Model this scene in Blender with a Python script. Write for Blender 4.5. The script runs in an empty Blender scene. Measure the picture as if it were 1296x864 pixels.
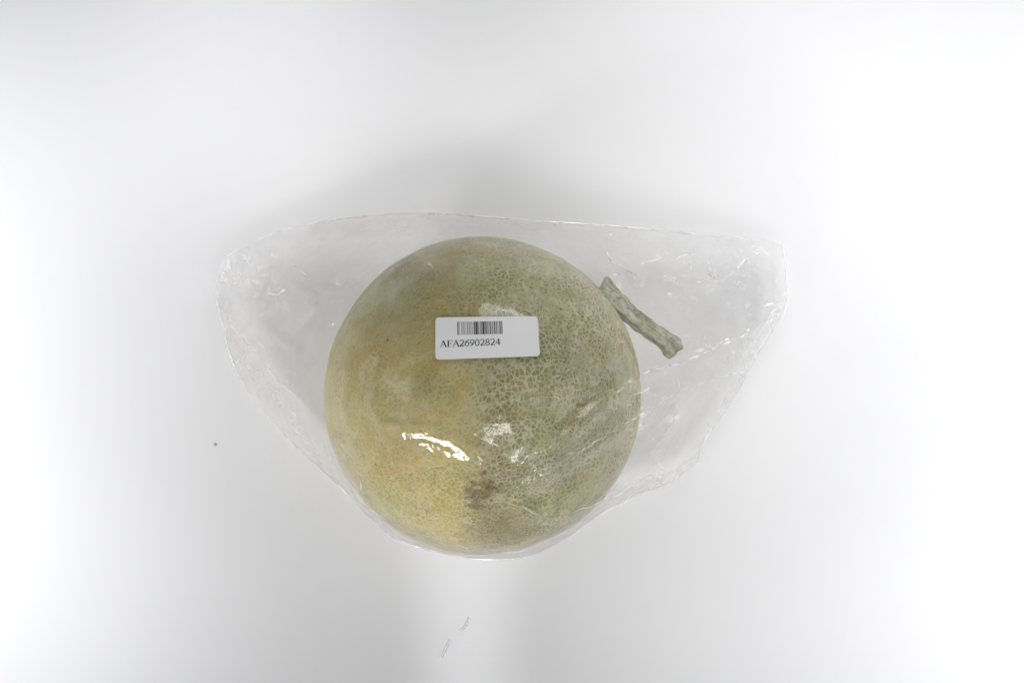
import bpy, bmesh, math, random
import numpy as np
from mathutils import Vector, noise
R = math.radians
random.seed(4); np.random.seed(4)
scene = bpy.context.scene
C = scene.collection

# ------------------------------------------------------------------ camera
CAM_Z, FOCAL, SENSOR, PW, PH = 0.916, 70.8, 36.0, 1296.0, 864.0
cam_d = bpy.data.cameras.new('camera'); cam = bpy.data.objects.new('camera', cam_d); C.objects.link(cam)
cam.location = (0, 0, CAM_Z)
cam_d.lens = FOCAL; cam_d.sensor_width = SENSOR; cam_d.clip_start = 0.01; cam_d.clip_end = 50
scene.camera = cam

# ------------------------------------------------------------------ world and lamps
scene.view_settings.view_transform = 'Standard'; scene.view_settings.look = 'None'
scene.view_settings.exposure = 0.10; scene.view_settings.gamma = 1.0
w = bpy.data.worlds.new('World'); scene.world = w; w.use_nodes = True
w.node_tree.nodes['Background'].inputs['Color'].default_value = (0.96, 0.97, 1.0, 1)
WORLD = 0.065
w.node_tree.nodes['Background'].inputs['Strength'].default_value = WORLD

def lamp(name, loc, target, sx, sy, power, color=(1, 1, 1), spread=180):
    d = bpy.data.lights.new(name, 'AREA'); d.shape = 'RECTANGLE'; d.size = sx; d.size_y = sy
    d.energy = power; d.color = color; d.spread = R(spread)
    o = bpy.data.objects.new(name, d); C.objects.link(o); o.location = loc
    o.rotation_euler = (Vector(target) - Vector(loc)).to_track_quat('-Z', 'Y').to_euler()
    return o
LAMPS = [   # name, place, aim, size, power, colour, spread
    ('side_softbox',        (-0.38, -0.03, 0.20), (-0.24, -0.03, 0), 0.38, 0.10, 0.170, (0.98, 0.985, 1.0), 70),
    ('low_side_lamp',       (-0.40, -0.02, 0.12), (-0.20,  0.00, 0), 0.30, 0.10, 0.085, (0.98, 0.985, 1.0), 120),
    ('opposite_softbox',    ( 0.38,  0.00, 0.25), ( 0.24,  0.00, 0), 0.44, 0.10, 0.175, (0.985, 0.99, 1.0), 80),
    ('opposite_low_lamp',   ( 0.45,  0.08, 0.16), ( 0.15,  0.05, 0), 0.40, 0.20, 0.125, (0.985, 0.99, 1.0), 180),
    ('overhead_lamp',       ( 0.13, -0.39, 0.85), ( 0.00,  0.00, 0), 0.25, 0.18, 1.74, (1, 0.995, 0.99), 180),
    ('rear_lamp',           ( 0.15,  0.50, 0.40), ( 0.00, -0.06, 0), 0.34, 0.14, 0.76, (1, 1, 1), 180),
    ('rear_side_lamp',      ( 0.18,  0.50, 0.35), ( 0.00,  0.00, 0), 0.20, 0.08, 0.12, (1, 1, 1), 180),
    ('added_rear_corner_spot',    (-0.14,  0.36, 0.50), (-0.115, 0.12, 0), 0.08, 0.08, 0.017, (1, 1, 1), 22),  # added narrow beam, brightens the rear left of the table
    ('added_rear_spot',           ( 0.20,  0.35, 0.50), ( 0.12,  0.10, 0), 0.10, 0.10, 0.048, (1, 1, 1), 40),  # added beam for the rear right of the table
    ('added_rear_bar',       ( 0.00,  0.42, 0.45), ( 0.00,  0.16, 0), 0.50, 0.04, 0.007, (1, 1, 1), 35),  # added thin beam, lights only the rear strip of the table
    ('added_front_corner_fill',   (-0.30, -0.30, 0.40), (-0.20, -0.12, 0), 0.10, 0.10, 0.016, (0.98, 0.99, 1), 50),  # added to lift the front left of the table
    ('added_front_side_fill',     ( 0.35, -0.30, 0.40), ( 0.20, -0.12, 0), 0.10, 0.10, 0.092, (1, 1, 1), 60),  # added to lift the front right of the table
    ('added_front_strip',    (-0.015, -0.30, 0.30), (-0.02, -0.145, 0), 0.01, 0.16, 0.0042, (1, 1, 1), 12),  # added narrow beam that makes the bright band in front of the melon
    ('added_front_low_fill',      ( 0.00, -0.45, 0.20), ( 0.00,  0.00, 0), 0.20, 0.08, 0.018, (1, 0.99, 0.97), 180),  # added low fill for the front of the melon
    ('added_melon_front_spot',    ( 0.00, -0.40, 0.45), (-0.012, -0.05, 0.06), 0.05, 0.05, 0.0052, (1, 0.99, 0.97), 16),  # added beam, brightens the front of the rind
    ('added_film_highlight_spot', (-0.35, -0.36, 0.50), (-0.04, -0.035, 0.07), 0.10, 0.05, 0.0200, (1, 0.99, 0.97), 20),  # added to put a highlight on the film at lower left
    ('added_melon_side_fill',     (-0.45,  0.06, 0.30), (-0.04, 0.00, 0.06), 0.40, 0.34, 0.0380, (1, 0.99, 0.98), 30),  # added soft fill for the left flank of the melon
    ('added_melon_opposite_fill', ( 0.45, -0.05, 0.30), ( 0.02, -0.03, 0.06), 0.55, 0.48, 0.0640, (1, 1, 1), 28),  # added soft fill for the right flank of the melon
]
for a in LAMPS: lamp(*a)

# ------------------------------------------------------------------ helpers
def pxs(z): return SENSOR / PW / FOCAL * (CAM_Z - z)
def at(u, v, z):
    s = pxs(z); return np.array([(u - PW/2)*s, -(v - PH/2)*s, z])
def to_px(P):
    s = pxs(P[..., 2]); return np.stack([P[..., 0]/s + PW/2, PH/2 - P[..., 1]/s], -1)
def link(name, me, mat=None, parent=None, smooth=True):
    o = bpy.data.objects.new(name, me); C.objects.link(o)
    if mat: me.materials.append(mat)
    if smooth:
        for p in me.polygons: p.use_smooth = True
    if parent: o.parent = parent
    return o
def pydata(name, V, F):
    me = bpy.data.meshes.new(name); me.from_pydata([tuple(map(float, v)) for v in V], [], F); me.update(); return me
def tag(o, label, cat, group=None):
    o['label'] = label; o['category'] = cat
    if group: o['group'] = group
def empty(name, loc):
    o = bpy.data.objects.new(name, None); C.objects.link(o); o.location = loc; o.empty_display_size = 0.02; return o
class NT:
    def __init__(s, name):
        s.m = bpy.data.materials.new(name); s.m.use_nodes = True; s.t = s.m.node_tree; s.t.nodes.clear()
        s.out = s.n('ShaderNodeOutputMaterial')
    def n(s, typ, ins=None, **kw):
        nd = s.t.nodes.new(typ)
        for k, v in kw.items(): setattr(nd, k, v)
        for k, v in (ins or {}).items():
            if hasattr(v, 'is_output'): s.t.links.new(v, nd.inputs[k])
            else: nd.inputs[k].default_value = v
        return nd
    def ramp(s, fac, stops, interp='LINEAR'):
        nd = s.n('ShaderNodeValToRGB', {'Fac': fac}); cr = nd.color_ramp; cr.interpolation = interp
        while len(cr.elements) < len(stops): cr.elements.new(0.5)
        for e, (p, c) in zip(cr.elements, stops):
            e.position = p; e.color = c if len(c) == 4 else (*c, 1)
        return nd.outputs['Color']
    def mix(s, f, a, b, blend='MIX'):
        nd = s.n('ShaderNodeMix', data_type='RGBA', blend_type=blend)
        for k, v in ((0, f), (6, a), (7, b)):
            if hasattr(v, 'is_output'): s.t.links.new(v, nd.inputs[k])
            else: nd.inputs[k].default_value = v if k == 0 or len(v) == 4 else (*v, 1)
        return nd.outputs[2]
    def math(s, op, a, b=0.0, clamp=False):
        nd = s.n('ShaderNodeMath', operation=op, use_clamp=clamp)
        for k, v in ((0, a), (1, b)):
            if hasattr(v, 'is_output'): s.t.links.new(v, nd.inputs[k])
            else: nd.inputs[k].default_value = v
        return nd.outputs[0]
    def noise(s, vec, scale, detail=4, rough=0.55, dist=0.0):
        return s.n('ShaderNodeTexNoise', {'Vector': vec, 'Scale': scale, 'Detail': detail, 'Roughness': rough, 'Distortion': dist}).outputs['Fac']
    def smooth(s, v, a, b):
        nd = s.n('ShaderNodeMapRange', {'Value': v, 'From Min': a, 'From Max': b}, interpolation_type='SMOOTHSTEP'); return nd.outputs['Result']
    def done(s, sock): s.t.links.new(sock, s.out.inputs['Surface']); return s.m

# ------------------------------------------------------------------ materials
MEL_R = 0.0665
MEL_C = at(611.0, 500.0, 0.0675)

def mat_table():
    t = NT('white_tabletop'); co = t.n('ShaderNodeTexCoord').outputs['Object']
    n = t.noise(co, 9, 3); f = t.noise(co, 900, 2)
    col = t.mix(n, (0.805, 0.805, 0.82), (0.83, 0.83, 0.845))
    b = t.n('ShaderNodeBump', {'Height': f, 'Strength': 0.06, 'Distance': 0.0003}).outputs['Normal']
    p = t.n('ShaderNodeBsdfPrincipled', {'Base Color': col, 'Roughness': 0.55, 'Specular IOR Level': 0.25, 'Normal': b})
    return t.done(p.outputs[0])

def mat_melon():
    t = NT('netted_melon_rind'); co = t.n('ShaderNodeTexCoord').outputs['Object']
    sp = t.n('ShaderNodeSeparateXYZ', {'Vector': co}); X, Y, Z = sp.outputs
    w1 = t.n('ShaderNodeTexNoise', {'Vector': co, 'Scale': 45.0, 'Detail': 2.0})
    wv = t.n('ShaderNodeVectorMath', {0: w1.outputs['Color'], 1: (0.5, 0.5, 0.5)}, operation='SUBTRACT').outputs[0]
    wv = t.n('ShaderNodeVectorMath', {0: wv, 'Scale': 0.008}, operation='SCALE').outputs[0]
    cw = t.n('ShaderNodeVectorMath', {0: co, 1: wv}, operation='ADD').outputs[0]
    def net(scale, lo, hi):
        v = t.n('ShaderNodeTexVoronoi', {'Vector': cw, 'Scale': scale}, feature='DISTANCE_TO_EDGE').outputs['Distance']
        return t.math('SUBTRACT', 1.0, t.smooth(v, lo, hi))
    n1 = net(500, 0.02, 0.27); n2 = net(900, 0.03, 0.30)
    patch = t.noise(co, 60, 3)
    netv = t.math('MAXIMUM', n1, t.math('MULTIPLY', n2, t.smooth(patch, 0.42, 0.6)))
    # how much net: strong on one flank, worn off on the ground-spot side
    side = t.math('ADD', X, t.math('MULTIPLY', t.math('SUBTRACT', t.noise(co, 28, 4), 0.5), 0.030))
    amt = t.smooth(side, -0.020, 0.028)
    low = t.smooth(t.math('ADD', Y, t.math('MULTIPLY', X, 0.2)), -0.015, -0.05)
    brk = t.smooth(t.noise(co, 130, 4, 0.6), 0.36, 0.6)
    amt = t.math('MULTIPLY', t.math('ADD', t.math('MULTIPLY', amt, 1.0), t.math('ADD', 0.42, t.math('MULTIPLY', low, 0.3)), True), t.math('ADD', 0.55, t.math('MULTIPLY', brk, 0.45)))
    netc = t.math('MULTIPLY', netv, amt)
    # ground colour
    big = t.noise(co, 26, 5, 0.6, 0.6); mid = t.noise(co, 85, 5, 0.65); fine = t.noise(co, 420, 4, 0.7)
    green = t.ramp(mid, [(0.30, (0.255, 0.262, 0.110)), (0.70, (0.395, 0.395, 0.190))])
    yel = t.ramp(mid, [(0.30, (0.528, 0.438, 0.150)), (0.52, (0.624, 0.540, 0.216)), (0.75, (0.696, 0.624, 0.288))])
    ysel = t.smooth(t.math('ADD', X, t.math('ADD', t.math('MULTIPLY', t.math('SUBTRACT', mid, 0.5), 0.040), t.math('MULTIPLY', t.math('SUBTRACT', fine, 0.5), 0.014))), 0.0080, -0.0080)  # yellow flank of the rind; its edge also paints in the shading break
    ysel = t.math('MULTIPLY', t.math('MULTIPLY', ysel, t.math('SUBTRACT', 1.0, t.math('MULTIPLY', t.smooth(big, 0.42, 0.62), 0.55))), t.smooth(Y, 0.058, 0.02))
    col = t.mix(t.math('MULTIPLY', ysel, 0.8), green, yel)
    gp = t.smooth(t.noise(co, 38, 4, 0.6, 0.4), 0.50, 0.66)
    col = t.mix(t.math('MULTIPLY', gp, 0.6), col, (0.480, 0.498, 0.228))
    # ochre stain patches
    st = t.smooth(t.noise(co, 33, 5, 0.62, 0.8), 0.585, 0.70)
    col = t.mix(t.math('MULTIPLY', st, 0.68), col, (0.516, 0.384, 0.072))
    col = t.mix(t.math('MULTIPLY', t.smooth(fine, 0.55, 0.75), 0.25), col, (0.720, 0.672, 0.360))
    # slim band of shade painted into the colour, running down the rind
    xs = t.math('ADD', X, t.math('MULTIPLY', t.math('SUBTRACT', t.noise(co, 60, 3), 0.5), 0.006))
    shade_band = t.math('MULTIPLY', t.math('MULTIPLY', t.smooth(xs, 0.0000, 0.0035), t.smooth(xs, 0.022, 0.006)), t.smooth(Y, 0.045, -0.005))
    col = t.mix(t.math('MULTIPLY', shade_band, 0.8), col, (0.290, 0.255, 0.105))
    # fine mottling and tan scuffs all over
    col = t.mix(t.math('MULTIPLY', t.smooth(t.noise(co, 240, 5, 0.72), 0.40, 0.66), 0.42), col, t.ramp(big, [(0.35, (0.396, 0.330, 0.138)), (0.65, (0.660, 0.600, 0.300))]))
    col = t.mix(t.math('MULTIPLY', t.smooth(t.noise(co, 330, 5, 0.75, 0.5), 0.56, 0.74), 0.20), col, (0.240, 0.222, 0.084))
    tan = t.smooth(t.noise(co, 48, 5, 0.68, 0.9), 0.52, 0.68)
    col = t.mix(t.math('MULTIPLY', tan, 0.5), col, (0.564, 0.426, 0.198))
    # net lines
    hs = t.n('ShaderNodeHueSaturation', {'Hue': 0.488, 'Saturation': 1.18, 'Value': 1.02, 'Color': col}); col = hs.outputs[0]
    ncol = t.ramp(mid, [(0.3, (0.66, 0.63, 0.43)), (0.7, (0.78, 0.755, 0.56))])
    col = t.mix(t.math('MULTIPLY', netc, 0.92), col, ncol)
    # bruise around the blossom scar, specks and short cracks
    d = t.n('ShaderNodeVectorMath', {0: co, 1: tuple(SCAR)}, operation='DISTANCE').outputs['Value']
    d = t.math('ADD', d, t.math('MULTIPLY', t.math('SUBTRACT', t.noise(co, 190, 5, 0.75), 0.5), 0.034))
    br = t.smooth(d, 0.0105, 0.002)
    col = t.mix(t.math('MULTIPLY', br, 0.75), col, t.ramp(fine, [(0.4, (0.075, 0.045, 0.015)), (0.65, (0.24, 0.165, 0.06))]))
    d2 = t.n('ShaderNodeVectorMath', {0: co, 1: tuple(STAIN)}, operation='DISTANCE').outputs['Value']
    d2 = t.math('ADD', d2, t.math('MULTIPLY', t.math('SUBTRACT', t.noise(co, 90, 4, 0.7), 0.5), 0.03))
    col = t.mix(t.math('MULTIPLY', t.smooth(d2, 0.022, 0.004), 0.5), col, (0.17, 0.135, 0.04))
    ck = t.n('ShaderNodeTexVoronoi', {'Vector': cw, 'Scale': 230.0}, feature='DISTANCE_TO_EDGE').outputs['Distance']
    ckm = t.math('MULTIPLY', t.math('SUBTRACT', 1.0, t.smooth(ck, 0.01, 0.05)), t.smooth(t.noise(co, 150, 3, 0.6), 0.50, 0.60))
    ckm = t.math('MULTIPLY', ckm, t.smooth(Y, 0.0, -0.03)); ckm = t.math('MULTIPLY', ckm, t.smooth(X, 0.02, 0.0))
    col = t.mix(t.math('MULTIPLY', ckm, 0.52), col, (0.11, 0.075, 0.025))
    spk = t.n('ShaderNodeTexVoronoi', {'Vector': co, 'Scale': 150.0, 'Randomness': 1.0}, feature='F1').outputs['Distance']
    spm = t.math('MULTIPLY', t.math('SUBTRACT', 1.0, t.smooth(spk, 0.05, 0.13)), t.smooth(t.noise(co, 70, 2), 0.54, 0.62))
    col = t.mix(t.math('MULTIPLY', spm, 0.65), col, (0.12, 0.085, 0.03))
    h = t.math('ADD', t.math('MULTIPLY', netc, 1.0), t.math('MULTIPLY', mid, 0.6))
    h = t.math('ADD', h, t.math('MULTIPLY', fine, 0.25))
    b = t.n('ShaderNodeBump', {'Height': h, 'Strength': 0.55, 'Distance': 0.0005}).outputs['Normal']
    p = t.n('ShaderNodeBsdfPrincipled', {'Base Color': col, 'Roughness': 0.62, 'Specular IOR Level': 0.3, 'Normal': b})
    dsp = t.n('ShaderNodeDisplacement', {'Height': netc, 'Midlevel': 0.3, 'Scale': 0.00025})
    t.t.links.new(dsp.outputs[0], t.out.inputs['Displacement']); t.m.displacement_method = 'BOTH'
    return t.done(p.outputs[0])

def mat_stem():
    t = NT('dry_melon_stem'); co = t.n('ShaderNodeTexCoord').outputs['Object']
    g = t.n('ShaderNodeAttribute', attribute_name='grain').outputs['Vector']     # around and along the stem
    a = t.noise(g, 2.2, 5, 0.65, 0.5); b_ = t.noise(co, 500, 4, 0.7); c_ = t.noise(co, 130, 4, 0.6, 0.6)
    col = t.ramp(a, [(0.30, (0.19, 0.19, 0.11)), (0.46, (0.41, 0.42, 0.29)), (0.56, (0.58, 0.58, 0.46)), (0.70, (0.74, 0.73, 0.65))])
    col = t.mix(t.math('MULTIPLY', t.smooth(c_, 0.54, 0.66), 0.7), col, (0.15, 0.155, 0.085))
    gz = t.n('ShaderNodeSeparateXYZ', {'Vector': g}).outputs[2]
    ends = t.math('MAXIMUM', t.smooth(gz, 0.30, 0.0), t.smooth(gz, 1.55, 1.75))
    col = t.mix(t.math('MULTIPLY', ends, 0.45), col, (0.30, 0.235, 0.13))
    w_ = t.n('ShaderNodeTexWave', {'Vector': t.n('ShaderNodeVectorMath', {0: g, 1: (0.25, 0.25, 1.0)}, operation='MULTIPLY').outputs[0], 'Scale': 1.6, 'Distortion': 14.0, 'Detail': 5.0, 'Detail Scale': 1.4}, bands_direction='Z').outputs['Fac']
    col = t.mix(t.math('MULTIPLY', t.smooth(w_, 0.22, 0.03), 0.35), col, (0.16, 0.165, 0.09))
    col = t.mix(t.math('MULTIPLY', t.smooth(b_, 0.52, 0.72), 0.45), col, (0.13, 0.12, 0.075))
    bp = t.n('ShaderNodeBump', {'Height': t.math('ADD', t.math('MULTIPLY', a, 1.6), t.math('MULTIPLY', b_, 0.5)), 'Strength': 0.8, 'Distance': 0.0008}).outputs['Normal']
    p = t.n('ShaderNodeBsdfPrincipled', {'Base Color': col, 'Roughness': 0.8, 'Normal': bp})
    return t.done(p.outputs[0])

def mat_film(name='clear_plastic_film', haze=0.05, hcol=(0.96, 0.95, 0.95), base=0.015, edge=0.26, gloss=0.65, bump=0.30):
    t = NT(name); co = t.n('ShaderNodeTexCoord').outputs['Object']
    # crumple: folded noise gives creases with facets between them
    def crease(scale, det, dist):
        f = t.math('SUBTRACT', t.noise(co, scale, det, 0.5, dist), 0.5)
        return t.math('SUBTRACT', 0.3, t.math('ABSOLUTE', f))
    area = t.smooth(t.noise(co, 24, 2), 0.46, 0.66)
    h = t.math('ADD', t.math('MULTIPLY', crease(55, 2, 0.8), 0.9), t.math('MULTIPLY', t.math('MULTIPLY', crease(150, 3, 0.9), area), 0.55))
    vl = t.n('ShaderNodeAttribute', attribute_name='veil').outputs['Fac']
    h = t.math('MULTIPLY', h, t.math('ADD', 0.75, t.math('MULTIPLY', vl, 13.0)))
    b = t.n('ShaderNodeBump', {'Height': h, 'Strength': bump, 'Distance': 0.004}).outputs['Normal']
    tr = t.n('ShaderNodeBsdfTransparent', {'Color': (1.0, 0.998, 0.998, 1)})
    gl = t.n('ShaderNodeBsdfGlossy', {'Color': (1, 1, 1, 1), 'Roughness': 0.065, 'Normal': b})
    df = t.n('ShaderNodeBsdfDiffuse', {'Color': (*hcol, 1), 'Normal': b})
    tl = t.n('ShaderNodeBsdfTranslucent', {'Color': (*hcol, 1), 'Normal': b})
    hz = t.n('ShaderNodeMixShader', {0: 0.5, 1: df.outputs[0], 2: tl.outputs[0]})
    lw = t.n('ShaderNodeLayerWeight', {'Blend': 0.25})
    hf = t.math('ADD', base, t.math('MULTIPLY', t.math('POWER', lw.outputs['Facing'], 1.5), edge))
    hf = t.math('ADD', hf, t.math('MULTIPLY', t.smooth(t.noise(co, 26, 4, 0.6, 0.6), 0.42, 0.72), haze), True)
    lines = t.math('MULTIPLY', t.smooth(crease(70, 3, 1.1), 0.272, 0.300), t.smooth(t.noise(co, 38, 3), 0.46, 0.62))
    hf = t.math('ADD', hf, t.math('MULTIPLY', lines, t.math('ADD', 0.05, t.math('MULTIPLY', vl, 0.5))))
    hf = t.math('ADD', hf, t.math('MULTIPLY', vl, t.math('ADD', 0.55, t.math('MULTIPLY', t.noise(co, 60, 4, 0.6, 1.0), 0.9))), True)
    m1 = t.n('ShaderNodeMixShader', {0: hf, 1: tr.outputs[0], 2: hz.outputs[0]})
    fr = t.n('ShaderNodeFresnel', {'IOR': 1.5, 'Normal': b})
    ff = t.math('MINIMUM', t.math('MULTIPLY', fr.outputs[0], gloss), 0.32)
    m2 = t.n('ShaderNodeMixShader', {0: ff, 1: m1.outputs[0], 2: gl.outputs[0]})
    return t.done(m2.outputs[0])

def mat_plain(name, col, rough=0.5, spec=0.4, var=0.06, scale=200):
    t = NT(name); co = t.n('ShaderNodeTexCoord').outputs['Object']
    c = t.mix(t.noise(co, scale, 3), tuple(x*(1-var) for x in col), tuple(min(1, x*(1+var)) for x in col))
    p = t.n('ShaderNodeBsdfPrincipled', {'Base Color': c, 'Roughness': rough, 'Specular IOR Level': spec})
    return t.done(p.outputs[0])

# ------------------------------------------------------------------ tabletop
tm = pydata('tabletop', [(-1.5, -1.5, 0), (1.5, -1.5, 0), (1.5, 1.5, 0), (-1.5, 1.5, 0)], [(0, 1, 2, 3)])
tb = link('tabletop', tm, mat_table(), smooth=False); tb['kind'] = 'structure'

# ------------------------------------------------------------------ melon
def on_sphere(u, v, r=MEL_R):
    """the point of the sphere that a view ray through photo pixel (u, v) meets"""
    o = np.array([0, 0, CAM_Z]); d = at(u, v, 0) - o; d /= np.linalg.norm(d)
    oc = o - MEL_C; b = oc @ d; c = oc @ oc - r*r; q = b*b - c
    return o + d*(-b - math.sqrt(max(q, 0)))
SCAR = on_sphere(610, 622) - MEL_C
STAIN = on_sphere(632, 668) - MEL_C
melon = empty('melon', tuple(MEL_C - np.array([0, 0, MEL_R])))
tag(melon, 'round pale green netted melon with a cut stem, wrapped in the clear plastic bag', 'melon')
bm = bmesh.new(); bmesh.ops.create_icosphere(bm, subdivisions=7, radius=MEL_R)
for vtx in bm.verts:
    nrm = vtx.co.normalized()
    k = 1 + 0.016*noise.noise(nrm*1.4 + Vector((3, 1, 7))) + 0.0045*noise.noise(nrm*4 + Vector((9, 2, 1))) + 0.0012*noise.noise(nrm*12)
    vtx.co = nrm*MEL_R*k
rm = bpy.data.meshes.new('rind'); bm.to_mesh(rm); bm.free()
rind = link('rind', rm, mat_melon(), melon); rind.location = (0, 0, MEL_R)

def sweep(pts, rads, nseg=20, ridge=0.0, nr=5, wob=0.0, twist=0.0):
    pts = [Vector(p) for p in pts]; V = []; F = []
    n = len(pts)
    for i, p in enumerate(pts):
        tg = (pts[min(i+1, n-1)] - pts[max(i-1, 0)]).normalized()
        a = tg.cross(Vector((0, 0, 1))).normalized(); b = a.cross(tg)
        for k in range(nseg):
            th = 2*math.pi*k/nseg; rr = rads[i]*(1 + ridge*math.cos(nr*th + twist*i))
            q = p + (a*math.cos(th) + b*math.sin(th))*rr
            if wob: q += noise.noise_vector(q*260)*wob
            V.append(q)
    for i in range(n-1):
        for k in range(nseg):
            k2 = (k+1) % nseg
            F.append((i*nseg+k, i*nseg+k2, (i+1)*nseg+k2, (i+1)*nseg+k))
    return V, F
s0 = at(758, 367, 0.0700); s1 = at(773, 377, 0.0705); s2 = at(808, 406, 0.068); s3 = at(838, 428, 0.064); s4 = at(855, 443, 0.062)
def bez(ctrl, n):
    ctrl = np.array(ctrl); out = []
    seg = len(ctrl) - 1
    for i in range(n):
        x = i/(n-1)*seg; k = min(int(x), seg-1); f = x-k
        p0, p1, p2, p3 = ctrl[max(k-1, 0)], ctrl[k], ctrl[k+1], ctrl[min(k+2, seg)]
        out.append(0.5*((2*p1) + (-p0+p2)*f + (2*p0-5*p1+4*p2-p3)*f*f + (-p0+3*p1-3*p2+p3)*f**3))
    return np.array(out)
NS = 40
sp_ = bez([s0, s1, s2, s3, s4], NS)
sr = np.interp(np.linspace(0, 1, NS), [0, 0.12, 0.26, 0.42, 0.6, 0.78, 0.92, 1.0], [0.0070, 0.0068, 0.0049, 0.0040, 0.0038, 0.0040, 0.0048, 0.0044])
V, F = sweep(sp_, sr, 24, 0.075, 5, 0.0010, 0.045)
base = np.array(melon.location)
V = [tuple(np.array(v) - base) for v in V]
c0 = len(V); V.append(tuple(np.mean(V[:24], axis=0))); F += [(c0, (k+1) % 24, k) for k in range(24)]
stem = link('stem', pydata('stem', V, F), mat_stem(), melon)
ga = stem.data.attributes.new('grain', 'FLOAT_VECTOR', 'POINT')
for i in range(NS*24):
    th = 2*math.pi*(i % 24)/24; ga.data[i].vector = (math.cos(th), math.sin(th), (i//24)*0.045)
stem['label'] = 'dry grey-green cut stem'
last = V[(NS-1)*24:NS*24]; cc = np.mean(last, axis=0); tg = sp_[-1] - sp_[-2]; tg = tg/np.linalg.norm(tg)
CV = [tuple(v) for v in last] + [tuple(cc + (np.array(v)-cc)*0.6 + tg*0.0005 + np.random.randn(3)*0.00025) for v in last] + [tuple(cc - tg*0.0008)]
CF = [(k, (k+1) % 24, 24+(k+1) % 24, 24+k) for k in range(24)] + [(24+k, 24+(k+1) % 24, 48) for k in range(24)]
link('cut_end', pydata('cut_end', CV, CF), mat_plain('cut_stem_end', (0.36, 0.31, 0.22), 0.85, 0.2, 0.5, 500), stem)

# ------------------------------------------------------------------ plastic bag: a small cloth solver on a grid
NU, NV = 170, 112
def curve(pts, n):
    pts = np.array(pts, float); c = bez(pts, 600)
    s = np.r_[0, np.cumsum(np.linalg.norm(np.diff(c[:, :2], axis=0), axis=1))]
    return np.stack([np.interp(np.linspace(0, s[-1], n), s, c[:, k]) for k in range(c.shape[1])], 1)
# outline of the bag: photo pixel and height of every point of its edge
TOP = [(284, 326, .014), (330, 301, .020), (400, 282, .027), (460, 274, .031), (530, 270, .034), (620, 275, .036), (700, 281, .034), (800, 288, .029), (900, 298, .022), (960, 303, .016), (990, 308, .012)]
BOT = [(455, 641, .036), (500, 680, .043), (556, 699, .047), (610, 707, .048), (660, 705, .046), (700, 690, .042), (750, 656, .034), (800, 630, .026), (850, 610, .020), (883, 582, .016)]
LEFT = [(455, 641, .036), (420, 605, .031), (370, 560, .026), (320, 505, .020), (292, 450, .015), (277, 388, .012), (273, 362, .012), (284, 326, .014)]
RIGHT = [(883, 582, .016), (889, 562, .018), (910, 530, .019), (932, 496, .018), (960, 446, .016), (993, 391, .013), (995, 350, .014), (990, 308, .012)]
RIGHT2 = [(883, 582, .016), (886, 566, .010), (902, 538, .006), (935, 495, .005), (954, 452, .005), (978, 398, .005), (984, 350, .007), (990, 308, .012)]
def coons(right):
    t, b, l, r = curve(TOP, NU), curve(BOT, NU), curve(LEFT, NV), curve(right, NV)
    u = np.linspace(0, 1, NU)[None, :, None]; v = np.linspace(0, 1, NV)[:, None, None]
    P = (1-v)*b[None] + v*t[None] + (1-u)*l[:, None] + u*r[:, None] - ((1-u)*(1-v)*b[0] + u*(1-v)*b[-1] + (1-u)*v*t[0] + u*v*t[-1])
    W = np.empty_like(P); s = pxs(P[..., 2])
    W[..., 0] = (P[..., 0]-PW/2)*s; W[..., 1] = -(P[..., 1]-PH/2)*s; W[..., 2] = P[..., 2]
    return W
EDGE = np.zeros((NV, NU), bool); EDGE[0] = EDGE[-1] = True; EDGE[:, 0] = EDGE[:, -1] = True
def collide(X, gap, zmin):
    d = X - MEL_C; L = np.linalg.norm(d, axis=-1); m = (L < MEL_R+gap) & ~EDGE
    X[m] = MEL_C + d[m]/L[m][:, None]*(MEL_R+gap)
    X[..., 2] = np.maximum(X[..., 2], zmin)
    # the stem props the film up as well
    for i in range(4, NS, 3):
        d = X - sp_[i]; L = np.linalg.norm(d, axis=-1); m = (L < sr[i]+gap*1.5) & ~EDGE
        if m.any(): X[m] = sp_[i] + d[m]/np.maximum(L[m], 1e-6)[:, None]*(sr[i]+gap*1.5)
def taut(X, its, gap, zmin, grav=0.0):
    for i in range(its):
        A = 0.25*(X[:-2, 1:-1] + X[2:, 1:-1] + X[1:-1, :-2] + X[1:-1, 2:])
        X[1:-1, 1:-1] += 1.0*(A - X[1:-1, 1:-1])
        if grav: X[1:-1, 1:-1, 2] -= grav
        collide(X, gap, zmin)
    return X
def fbm(P, sc, seed, octv=3):
    off = Vector((seed*3.1, seed*1.7, seed*5.3)); out = np.zeros(P.shape[:2])
    for j in range(P.shape[0]):
        for i in range(P.shape[1]):
            out[j, i] = noise.fractal(Vector((P[j, i, 0]*sc, P[j, i, 1]*sc, 0)) + off, 1.0, 2.0, octv)
    return out
FAM = []
for dj, di in ((0, 1), (1, 0), (1, 1), (1, -1), (0, 2), (2, 0)):
    FAM.append((dj, di))
def pairs(dj, di):
    j0, j1 = np.meshgrid(np.arange(NV-dj), np.arange(NU-abs(di)), indexing='ij')
    a = (j0)*NU + (j1 + (0 if di >= 0 else -di)); b = (j0+dj)*NU + (j1 + (di if di >= 0 else 0))
    key = (j0//max(dj, 1)) % 2 if dj else (j1//di) % 2
    return [(a[key == k], b[key == k]) for k in (0, 1)]
PAIRS = [pairs(*f) for f in FAM]
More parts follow.
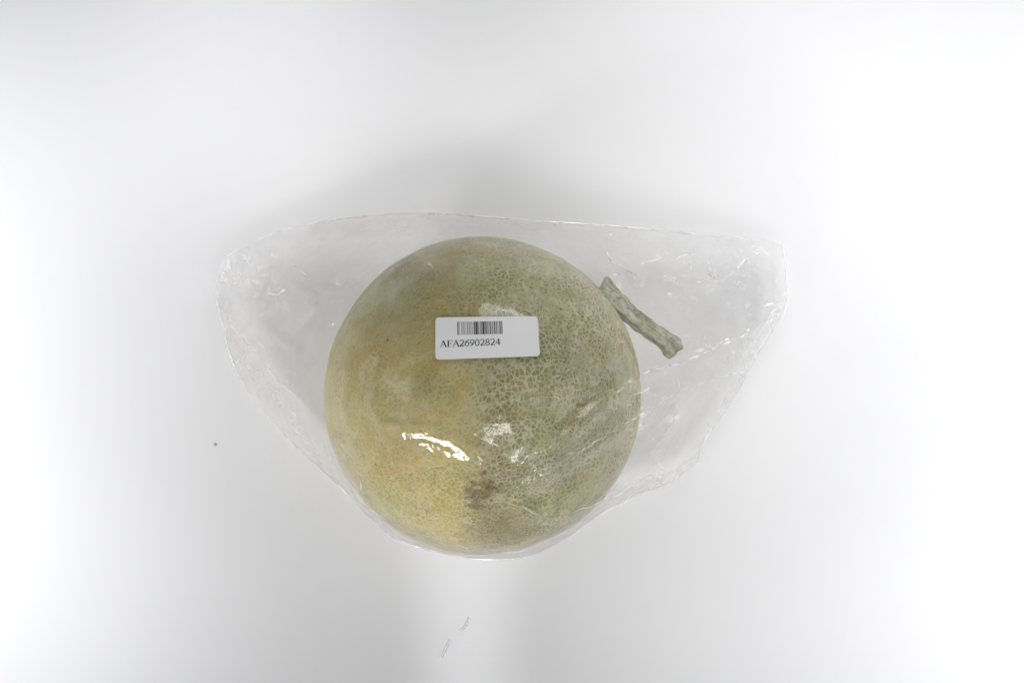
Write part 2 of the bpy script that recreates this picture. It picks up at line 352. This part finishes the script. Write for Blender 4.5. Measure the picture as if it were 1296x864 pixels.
def settle(X, rest, its, gap, zmin, kc=0.5, kb=0.06, grav=0.0):
    Xf = X.reshape(-1, 3); wgt = (~EDGE).astype(float).ravel()
    for it in range(its):
        if grav: Xf[:, 2] -= grav*wgt
        for q, sets in enumerate(PAIRS):
            for (a, b), r0 in zip(sets, rest[q]):
                d = Xf[b] - Xf[a]; L = np.sqrt((d*d).sum(1)) + 1e-12
                e = (L - r0)/L
                if q >= 4: e = np.where(e < 0, e*kb, e*0.02)
                else: e = np.where(e < 0, e*kc, e)
                wa, wb = wgt[a], wgt[b]; s = np.maximum(wa+wb, 1e-9)
                c = d*(e/s)[:, None]*0.9
                Xf[a] += c*wa[:, None]; Xf[b] -= c*wb[:, None]
        collide(X, gap, zmin)
    return X
def rest_of(X, ex):
    Xf = X.reshape(-1, 3); e = ex.ravel(); out = []
    for sets in PAIRS:
        out.append([np.linalg.norm(Xf[b]-Xf[a], axis=1)*(1 + 0.5*(e[a]+e[b])) for a, b in sets])
    return out
def seg_dist(P, line):
    line = np.array(line, float); D = np.full(P.shape[:2], 1e9); T = np.zeros(P.shape[:2]); n = len(line)-1
    for k in range(n):
        a, b = line[k], line[k+1]; ab = b-a
        t = np.clip(((P-a)@ab)/(ab@ab), 0, 1); d = np.linalg.norm(P-(a+t[..., None]*ab), axis=-1)
        m = d < D; D[m] = d[m]; T[m] = ((k+t)/n)[m]
    return D, T
RIDGES = [   # fold lines of the film: pixels, height, half width
    ([(640, 600), (720, 548), (774, 500), (816, 473), (861, 455), (930, 428), (975, 405), (993, 392)], .0045, 16),
    ([(650, 625), (708, 589), (768, 550), (816, 523), (858, 496), (919, 474), (956, 468)], .0045, 15),
    ([(643, 622), (669, 645), (705, 652), (735, 646), (768, 631), (800, 615)], .0022, 9),
    ([(856, 500), (846, 540), (823, 571), (845, 608)], .0035, 14),
    ([(768, 300), (772, 325), (790, 340), (818, 354)], .0032, 10),
    ([(277, 386), (318, 440), (352, 482), (395, 520)], .0032, 12),
    ([(330, 400), (380, 450), (410, 470)], .0020, 12),
    ([(284, 330), (320, 350), (370, 352), (400, 385), (370, 410), (320, 415)], .0030, 14),
    ([(410, 300), (450, 325), (500, 318)], .0025, 14),
    ([(470, 330), (520, 325), (545, 345), (500, 375)], .0014, 12),
    ([(430, 575), (445, 600), (462, 640), (470, 668)], .0040, 9),
    ([(380, 575), (415, 625), (450, 650)], .0025, 9),
    ([(440, 552), (500, 545), (560, 575), (605, 575)], .0014, 12),
    ([(900, 320), (935, 335), (905, 355), (960, 330)], .0022, 10),
    ([(700, 690), (770, 648), (840, 620), (880, 588)], .0030, 10),
]
CREASE_GLINTS = [   # pinched folds, and short white strips standing in for glints: pixels in the photograph, radius in metres
    ([(700, 535), (740, 515), (774, 499), (816, 472), (861, 459), (900, 442), (935, 428), (970, 408), (993, 392)], .00050),
    ([(820, 470), (850, 452), (862, 446)], .00030),
    ([(706, 591), (735, 572), (768, 549), (795, 534), (816, 522), (858, 496), (890, 483), (919, 475), (954, 470)], .00040),
    ([(646, 625), (669, 645), (705, 652), (735, 645), (765, 632), (800, 620)], .00034),
    ([(857, 508), (852, 530), (838, 553), (823, 570)], .00034),
    ([(823, 572), (838, 590), (848, 606)], .00024),
    ([(700, 692), (735, 672), (770, 646), (800, 632)], .00036),
    ([(768, 318), (775, 330), (795, 342), (817, 354)], .00034),
    ([(278, 386), (300, 420), (325, 450), (352, 482), (388, 512)], .00034),
    ([(288, 395), (306, 420), (330, 455)], .00022),
    ([(488, 277), (498, 284), (506, 291)], .00032),
    ([(300, 325), (318, 336), (330, 345)], .00030),
    ([(430, 560), (444, 580), (456, 612), (462, 640)], .00036),
    ([(420, 600), (440, 625), (458, 648)], .00030),
    ([(700, 478), (725, 466), (748, 452)], .00022),
    ([(680, 596), (690, 604), (694, 612)], .00024),
    ([(745, 505), (752, 498), (775, 488)], .00022),
    ([(340, 380), (365, 395), (376, 415)], .00018),
    ([(930, 340), (942, 328), (948, 337)], .00028),
    ([(838, 352), (850, 356), (862, 361)], .00030),
    ([(898, 322), (912, 328)], .00026),
    ([(336, 374), (344, 370), (353, 372), (362, 366)], .00090), ([(306, 326), (314, 331), (322, 334)], .00060), ([(318, 354), (326, 362)], .00050),
    ([(405, 306), (413, 302)], .00060), ([(366, 330), (378, 340), (390, 352)], .00030), ([(893, 346), (904, 350), (914, 357)], .00075),
    ([(772, 341), (784, 346), (790, 350)], .00045), ([(840, 350), (848, 353), (860, 360)], .00050), ([(933, 340), (941, 330), (944, 326)], .00055),
    ([(944, 326), (949, 336)], .00040), ([(968, 388), (980, 384), (992, 380)], .00055), ([(975, 396), (986, 388)], .00050),
    ([(800, 500), (812, 496), (822, 489)], .00055), ([(786, 515), (796, 512), (806, 505)], .00040), ([(905, 437), (920, 430), (932, 428)], .00065),
    ([(945, 425), (958, 418), (972, 408)], .00075), ([(500, 346), (512, 338), (522, 342)], .00040), ([(536, 330), (548, 340), (552, 350)], .00035),
    ([(700, 285), (712, 283)], .00040), ([(855, 330), (868, 322), (880, 320)], .00030), ([(812, 335), (826, 330), (838, 324)], .00030),
]
PATCHES = [((335, 350), 62, 1.0), ((415, 300), 60, .6), ((510, 345), 45, .5), ((850, 335), 70, .8), ((930, 340), 60, 1.0), ((975, 395), 35, 1.0), ((815, 510), 45, .9), ((690, 590), 30, .6), ((560, 285), 50, .6), ((335, 450), 60, .7), ((770, 310), 55, .7), ((390, 560), 45, .6), ((860, 430), 50, .6)]
def make_layers():
    X = coons(RIGHT); rim = X[EDGE].copy()
    d = np.linalg.norm(X[..., :2]-MEL_C[:2], axis=-1)
    X[..., 2] = np.where(EDGE, X[..., 2], np.maximum(X[..., 2], MEL_C[2] + np.sqrt(np.maximum(MEL_R**2 - d**2, 0)) - 0.0)); X[EDGE] = rim
    taut(X, 900, .0008, .0015)
    P = to_px(X)
    over = np.clip((198 - np.linalg.norm(P-np.array([611, 500]), axis=-1))/30, 0, 1)
    lx, rx = np.clip((430-P[..., 0])/80, 0, 1), np.clip((P[..., 0]-800)/80, 0, 1)
    lift = np.zeros((NV, NU))
    for ln, h, wd in RIDGES:
        D, T = seg_dist(P, ln)
        lift = np.maximum(lift, h*np.maximum(0, 1-D/wd)*np.clip(np.minimum(T, 1.15-T)*8, 0.1, 1))
    dn = X - MEL_C; dn /= np.linalg.norm(dn, axis=-1)[..., None]
    up = np.array([0, 0, 1.0])*(1-0.5*over[..., None]) + dn*0.5*over[..., None]
    nz = fbm(X, 55, 1, 3)*.0026 + fbm(X, 150, 2, 3)*.0010
    th = np.arctan2(X[..., 1]-MEL_C[1], X[..., 0]-MEL_C[0]); rr_ = np.linalg.norm(X[..., :2]-MEL_C[:2], axis=-1)
    fold = np.maximum(0, 0.30 - np.abs(fbm(np.stack([th*0.9 + fbm(X, 25, 21, 2)*0.10, rr_*3.0, th*0], -1), 3.2, 17, 3)))*.0085
    nz = np.abs(nz) + fold*np.clip((rr_-MEL_R*0.95)/.012, 0, 1)
    inner = (~EDGE).astype(float)
    pa = np.zeros((NV, NU))
    for c, rr, k in PATCHES: pa = np.maximum(pa, k*np.clip(1.3 - np.linalg.norm((P-np.array(c))*np.array([1, 1.3]), axis=-1)/rr, 0, 1))
    cr = (0.35 - np.abs(fbm(X, 130, 11, 3)))*.0062 + (0.35 - np.abs(fbm(X, 300, 12, 2)))*.0026
    X += np.array([0, 0, 1.0])*(cr*pa*inner)[..., None]
    X += up*((lift + np.abs(nz)*(1-0.85*over))*inner)[..., None]
    ex = 0.006 + 0.008*lx + 0.008*rx - 0.006*over + 0.008*pa
    ex = ex + 0.010*np.clip(fbm(X, 40, 5, 2), -0.5, 1)*(1-0.9*over)
    settle(X, rest_of(X, ex), 140, .0008, .0015)
    # one stretch of film spans flat across the rind, clear of the curve
    P = to_px(X); nf = np.array([-.296, -.31, .903]); nf /= np.linalg.norm(nf); p0 = MEL_C + nf*(MEL_R+.0013)
    q = P - np.array([556, 566]); ca, sa = math.cos(R(19)), math.sin(R(19))
    ex_, ey_ = (q[..., 0]*ca + q[..., 1]*sa)/74, (-q[..., 0]*sa + q[..., 1]*ca)/20
    w_ = np.clip(1.6 - 1.1*np.hypot(ex_, ey_), 0, 1); w_ = w_*w_*(3-2*w_)
    hgt = ((X - p0)@nf); X -= nf*(hgt*w_)[..., None]
    # underside
    Y = coons(RIGHT2); rim = Y[EDGE].copy()
    Y[..., 2] = np.where(EDGE, Y[..., 2], Y[..., 2]*0.3)
    d = np.linalg.norm(Y[..., :2]-MEL_C[:2], axis=-1)
    zl = MEL_C[2] - np.sqrt(np.maximum((MEL_R+.0006)**2 - d**2, 0))
    def under(Y):
        Y[..., 2] = np.where(EDGE, Y[..., 2], np.where(d < MEL_R, np.minimum(Y[..., 2], np.maximum(zl-.0004, .0004)), Y[..., 2]))
    for i in range(500):
        A = 0.25*(Y[:-2, 1:-1] + Y[2:, 1:-1] + Y[1:-1, :-2] + Y[1:-1, 2:]); Y[1:-1, 1:-1, 2] += (A - Y[1:-1, 1:-1])[..., 2] - .00003
        Y[..., 2] = np.maximum(Y[..., 2], .0004); under(Y)
    nz = np.abs(fbm(Y, 45, 8, 3))*.0022
    Y[..., 2] += nz*inner; under(Y)
    return X, Y
FILM, UNDER = make_layers()

bag = empty('plastic_bag', tuple(at(620, 480, 0)))
tag(bag, 'clear crinkled plastic bag with an open right end and a barcode sticker, holding the melon', 'plastic bag')
org = np.array(bag.location)
def grid_mesh(name, X, parent, mat):
    V = (X.reshape(-1, 3) - org)
    F = [(j*NU+i, j*NU+i+1, (j+1)*NU+i+1, (j+1)*NU+i) for j in range(NV-1) for i in range(NU-1)]
    o = link(name, pydata(name, V, F), mat, parent)
    s = o.modifiers.new('smooth', 'SUBSURF'); s.levels = 1; s.render_levels = 1
    return o
film_m = mat_film()
ff = grid_mesh('front_film', FILM, bag, film_m)
VEIL = [   # where the film is bunched up in several layers: pixels, half width, milkiness
    ([(440, 640), (470, 665), (510, 686), (560, 698), (610, 704), (660, 702), (700, 688), (740, 664), (790, 634), (840, 616), (880, 588)], 20, .34),
    ([(735, 652), (775, 634), (830, 612)], 24, .26), ([(690, 600), (720, 570), (770, 535), (820, 508), (870, 480), (960, 430)], 26, .16),
    ([(280, 390), (320, 470), (380, 545), (440, 615)], 26, .16), ([(290, 335), (340, 350), (380, 380)], 55, .12), ([(400, 290), (530, 280), (680, 288)], 20, .14),
    ([(545, 335), (520, 360), (505, 390)], 26, .13), ([(430, 560), (445, 600), (465, 650)], 14, .22), ([(655, 610), (690, 600)], 26, .14),
    ([(850, 330), (940, 335), (985, 380)], 55, .12), ([(885, 575), (930, 500), (985, 395)], 18, .22), ([(845, 545), (845, 605)], 28, .14), ([(440, 555), (455, 575)], 12, .10)]
P_ = to_px(FILM); veil = np.zeros((NV, NU))
for ln, wd, k in VEIL:
    D, T = seg_dist(P_, ln); veil = np.maximum(veil, k*np.clip(1.25 - D/wd, 0, 1)**1.2)
dd = np.clip(np.linalg.norm(P_-np.array([611, 500]), axis=-1)-198, 0, 60)/60
veil = np.maximum(veil, 0.055*dd)
at_ = ff.data.attributes.new('veil', 'FLOAT', 'POINT'); at_.data.foreach_set('value', veil.astype(np.float32).ravel())
grid_mesh('back_film', UNDER, bag, film_m)
def mat_edge(name='folded_edge_glint_film', lo=0.16, sc=45, span=0.6):  # the white here stands in for light caught along film edges and folds
    t = NT(name); co = t.n('ShaderNodeTexCoord').outputs['Object']
    df = t.n('ShaderNodeBsdfDiffuse', {'Color': (0.97, 0.97, 0.97, 1)})
    tl = t.n('ShaderNodeBsdfTranslucent', {'Color': (0.97, 0.97, 0.97, 1)})
    gl = t.n('ShaderNodeBsdfGlossy', {'Color': (1, 1, 1, 1), 'Roughness': 0.22})
    tr = t.n('ShaderNodeBsdfTransparent')
    m1 = t.n('ShaderNodeMixShader', {0: 0.12, 1: df.outputs[0], 2: tl.outputs[0]})
    m2 = t.n('ShaderNodeMixShader', {0: 0.28, 1: m1.outputs[0], 2: gl.outputs[0]})
    f = t.math('ADD', lo, t.math('MULTIPLY', t.smooth(t.noise(co, sc, 3, 0.6), 0.38, 0.64), span))
    return t.done(t.n('ShaderNodeMixShader', {0: f, 1: tr.outputs[0], 2: m2.outputs[0]}).outputs[0])
hem_m = mat_edge(); crease_m = mat_edge('crease_glint_film', 0.06, 130, 0.9)
def hem(name, line, r, parent, taper=False):
    line = np.array(line); n = len(line); V = []; F = []
    for i, p in enumerate(line):
        rr = r*((0.30 + 1.7*abs(noise.noise(Vector(p)*150))) if taper else (0.55 + 0.9*abs(noise.noise(Vector(p)*32))))*(min(1, 0.15+4*min(i, n-1-i)/n) if taper else 1)
        tg = line[min(i+1, n-1)] - line[max(i-1, 0)]; sd = np.array([-tg[1], tg[0], 0]); sd /= np.linalg.norm(sd) + 1e-9
        V += [p - sd*rr - org, p + np.array([0, 0, rr*1.1]) - org, p + sd*rr - org]
        if i: q = 3*i; F += [(q-3, q-2, q+1, q), (q-2, q-1, q+2, q+1)]
    return link(name, pydata(name, V, F), crease_m if taper else hem_m, parent)
hem('open_edge', FILM[:, -1], .00050, bag)
hem('side_seam', FILM[:, 0], .00060, bag)
hem('fold', FILM[-1, :], .00050, bag)
hem('fold', FILM[0, :], .00060, bag)
# white creases raised on the film, the short ones standing in for glints
FP = to_px(FILM).reshape(-1, 2); FX = FILM.reshape(-1, 3)
def crease(pts, r, jit=1.2):
    c = bez(np.array(pts, float), max(12, int(sum(math.dist(a, b) for a, b in zip(pts[:-1], pts[1:]))/4)))
    out = []
    for i, p in enumerate(c):
        p = p + np.array([noise.noise(Vector((p[0]*.05, p[1]*.05, 3))), noise.noise(Vector((p[0]*.05, p[1]*.05, 9)))])*jit*2
        d = np.linalg.norm(FP - p, axis=1); k = np.argsort(d)[:4]; wt = 1/(d[k]+.3)
        q = (FX[k]*wt[:, None]).sum(0)/wt.sum(); dn = q - np.array([MEL_C[0], MEL_C[1], 0.0]); dn /= np.linalg.norm(dn)
        out.append(q + np.array([0, 0, r*0.6]))
    hem('crease', out, r, bag, True)
for pts, r in CREASE_GLINTS: crease(pts, r)

# ------------------------------------------------------------------ sticker on the bag
ST = [(551.0, 401.5), (680.5, 400.0), (683.5, 450.5), (551.0, 455.0)]      # tl tr br bl in the photograph
def st_px(s, t):
    tl, tr, br, bl = map(np.array, ST); return (1-t)*((1-s)*tl + s*tr) + t*((1-s)*bl + s*br)
def st_pt(s, t, lift=0.0):
    p = st_px(s, t); return on_sphere(p[0], p[1], MEL_R+.0014+lift)
SW, SH = 131.0, 52.0
def rounded(n=6, r=4.5):
    pts = []
    for cx, cy, a0 in ((SW-r, r, -90), (SW-r, SH-r, 0), (r, SH-r, 90), (r, r, 180)):
        for k in range(n+1):
            a = R(a0 + 90*k/n); pts.append((cx + r*math.cos(a), cy + r*math.sin(a)))
    return pts
def patch_mesh(name, polys, lift, step=5.0, thick=0.0):
    """flat outlines in sticker units laid on the curved sticker"""
    bm = bmesh.new()
    for pl in polys:
        vs = [bm.verts.new((x, y, 0)) for x, y in pl]
        try: bm.faces.new(vs)
        except ValueError: pass
    bmesh.ops.triangulate(bm, faces=bm.faces[:])
    if step:
        for ax, hi in ((0, SW), (1, SH)):
            for k in np.arange(step, hi, step):
                co = [0, 0, 0]; no = [0, 0, 0]; co[ax] = k; no[ax] = 1
                bmesh.ops.bisect_plane(bm, geom=bm.verts[:]+bm.edges[:]+bm.faces[:], plane_co=co, plane_no=no)
    for v in bm.verts: v.co = st_pt(v.co.x/SW, v.co.y/SH, lift) - org
    bmesh.ops.recalc_face_normals(bm, faces=bm.faces[:])
    bm.normal_update()
    for f in bm.faces:
        if f.normal.z < 0: f.normal_flip()
    me = bpy.data.meshes.new(name); bm.to_mesh(me); bm.free(); return me
sticker = link('sticker', patch_mesh('sticker', [rounded()], 0.0, 4.0), mat_plain('white_label_paper', (0.90, 0.90, 0.905), 0.45, 0.4, 0.015, 90), bag)
sticker['label'] = 'white rectangular sticker printed with a barcode and AFA26902824'
so = sticker.modifiers.new('paper', 'SOLIDIFY'); so.thickness = 0.0001; so.offset = -1
es = sticker.modifiers.new('crisp_rim', 'EDGE_SPLIT'); es.split_angle = R(35)
ink = mat_plain('black_print', (0.022, 0.022, 0.026), 0.5, 0.3, 0.2, 900)
# code 128 bars for AFA26902824 (set B, then set C for the digit pairs)
CODE = {'startB': '211214', 33: '111323', 38: '131123', 99: '113141', 26: '312212', 90: '212141', 28: '322112', 24: '312113', 'stop': '2331112'}
W128 = "212222 222122 222221 121223 121322 131222 122213 122312 132212 221213 221312 231212 112232 122132 122231 113222 123122 123221 223211 221132 221231 213212 223112 312131 311222 321122 321221 312212 322112 322211 212123 212321 232121 111323 131123 131321 112313 132113 132311 211313 231113 231311 112133 112331 132131 113123 113321 133121 313121 211331 231131 213113 213311 213131 311123 311321 331121 312113 312311 332111 314111 221411 431111 111224 111422 121124 121421 141122 141221 112214 112412 122114 122411 142112 142211 241211 221114 413111 241112 134111 111242 121142 121241 114212 124112 124211 411212 421112 421211 212141 214121 412121 111143 111341 131141 114113 114311 411113 411311 113141 114131 311141 411131 211412 211214 211232 2331112".split()
vals = [104, ord('A')-32, ord('F')-32, ord('A')-32, 99, 26, 90, 28, 24]
vals.append((vals[0] + sum(i*v for i, v in enumerate(vals) if i)) % 103); vals.append(106)
mods = ''.join(W128[v] for v in vals); tot = sum(map(int, mods))
def zx(x): return (x-160)/1005*SW
def zy(y): return (y-157)/408*SH
bars = []; x = zx(375); mw = (zx(814)-zx(375))/tot
for i, m in enumerate(mods):
    wd = int(m)*mw
    if i % 2 == 0: bars.append([(x, zy(203)), (x+wd, zy(203)), (x+wd, zy(330)), (x, zy(330))])
    x += wd
link('barcode', patch_mesh('barcode', bars, .00006, 0), ink, sticker, False)
# serif lettering drawn as thick and thin strokes, unit = cap height, y up
def arc(cx, cy, rx, ry, a0, a1, n=14): return [(cx + rx*math.cos(R(a0+(a1-a0)*k/n)), cy + ry*math.sin(R(a0+(a1-a0)*k/n))) for k in range(n+1)]
T0, T1, TS = 0.055, 0.125, 0.045
GL = {
 'A': (0.72, [([(0.06, 0.02), (0.35, 1.0)], T0), ([(0.33, 1.0), (0.64, 0.02)], T1), ([(0.17, 0.36), (0.50, 0.36)], TS), ([(0.0, 0.02), (0.20, 0.02)], TS), ([(0.50, 0.02), (0.74, 0.02)], TS)]),
 'F': (0.60, [([(0.15, 0.0), (0.15, 1.0)], T1), ([(0.02, 0.98), (0.55, 0.98)], TS), ([(0.55, 0.99), (0.57, 0.76)], TS), ([(0.15, 0.52), (0.42, 0.52)], TS), ([(0.42, 0.63), (0.42, 0.41)], TS), ([(0.02, 0.02), (0.30, 0.02)], TS)]),
 '2': (0.54, [(arc(0.23, 0.73, 0.19, 0.27, 165, 0), 0.08), ([(0.42, 0.73), (0.38, 0.52), (0.25, 0.28), (0.06, 0.05)], T1*0.9), ([(0.04, 0.04), (0.44, 0.04)], 0.10), ([(0.44, 0.02), (0.49, 0.20)], TS)]),
 '6': (0.54, [([(0.46, 1.0), (0.27, 0.86), (0.13, 0.66), (0.075, 0.40)], 0.09), (arc(0.25, 0.32, 0.19, 0.31, 180, 540, 22), 0.085)]),
 '9': (0.54, [([(0.05, 0.0), (0.24, 0.14), (0.38, 0.34), (0.435, 0.60)], 0.09), (arc(0.25, 0.68, 0.19, 0.31, 0, 360, 22), 0.085)]),
 '0': (0.54, [(arc(0.25, 0.5, 0.19, 0.49, 0, 360, 26), 0.09)]),
 '8': (0.54, [(arc(0.25, 0.75, 0.155, 0.235, 0, 360, 20), 0.08), (arc(0.25, 0.26, 0.185, 0.25, 0, 360, 20), 0.09)]),
 '4': (0.54, [([(0.36, 0.0), (0.36, 1.0)], T1*0.9), ([(0.36, 0.98), (0.03, 0.32)], T0), ([(0.02, 0.30), (0.49, 0.30)], 0.08)]),
}
def stroke(pts, wd):
    out = []
    for (xa, ya), (xb, yb) in zip(pts[:-1], pts[1:]):
        dx, dy = xb-xa, yb-ya; L = math.hypot(dx, dy)
        if L < 1e-6: continue
        ex, ey = dx/L*0.012, dy/L*0.012; nx, ny = -dy/L*wd/2, dx/L*wd/2
        out.append([(xa-ex+nx, ya-ey+ny), (xb+ex+nx, yb+ey+ny), (xb+ex-nx, yb+ey-ny), (xa-ex-nx, ya-ey-ny)])
    return out
text = 'AFA26902824'; adv = sum(GL[c][0] for c in text); cap = zy(445)-zy(383); sx = (zx(792)-zx(205))/adv
polys = []; penx = 0.0; k_ = 0
strokes = []
for c in text:
    wd_, sts = GL[c]
    for pts, tw in sts:
        for q in stroke(pts, tw):
            strokes.append([(zx(205) + (penx+px_)*sx, zy(446) - 0.0*px_ - (zy(446)-zy(437))*((penx+px_)/adv) - py_*cap) for px_, py_ in q])
    penx += wd_
# every stroke quad sits a hair above the one before, so no two faces share a plane
def letters(name, quads, parent):
    V, F = [], []
    for i, q in enumerate(quads):
        b = len(V)
        for (x_, y_) in q: V.append(st_pt(x_/SW, y_/SH, .00006 + (i % 40)*.0000012) - org)
        F.append((b, b+1, b+2, b+3))
    return link(name, pydata(name, V, F), ink, parent, False)
letters('lettering', strokes, sticker)

# ------------------------------------------------------------------ bits on the table
shred_m = mat_film('clear_film_scrap', 0.25, (0.98, 0.98, 0.98), 0.25, 0.1)
def shred(pts, wd, label):
    c = bez([at(u, v, 0.0006) for u, v in pts], 12); V = []; F = []
    for i, p in enumerate(c):
        tg = c[min(i+1, 11)] - c[max(i-1, 0)]; nn = np.array([-tg[1], tg[0], 0]); nn /= np.linalg.norm(nn)
        ww = wd*(0.35 + 0.65*math.sin(math.pi*(i+0.5)/12)); z = 0.0006*abs(math.sin(i*1.3))
        V += [p + nn*ww, p + np.array([0, 0, .0007+z]), p - nn*ww + np.array([0, 0, z*0.6])]
        if i: b = (i-1)*3; F += [(b, b+1, b+4, b+3), (b+1, b+2, b+5, b+4)]
    o = pydata('plastic_shred', [v - c[6] for v in V], F); ob = link('plastic_shred', o, shred_m, None, False); ob.location = tuple(c[6])
    tag(ob, label, 'plastic scrap', 'scraps of clear film on the tabletop')
shred([(558, 832), (564, 820), (570, 808)], .0007, 'slender clear plastic scrap lying on the white tabletop at the lower edge of the photo')
shred([(582, 798), (590, 790), (594, 780)], .0009, 'faint crumpled clear plastic scrap on the tabletop nearest below the bag')
bm = bmesh.new(); bmesh.ops.create_icosphere(bm, subdivisions=2, radius=.0007)
for vtx in bm.verts:
    vtx.co *= 1 + 0.5*noise.noise(vtx.co*1500); vtx.co.z *= 0.6
me = bpy.data.meshes.new('dirt_speck'); bm.to_mesh(me); bm.free()
sk = link('dirt_speck', me, mat_plain('grey_grit', (0.50, 0.50, 0.52), 0.8)); sk.location = tuple(at(272, 562, .0004))
tag(sk, 'tiny grey speck of dirt on the tabletop left of the bag', 'speck')
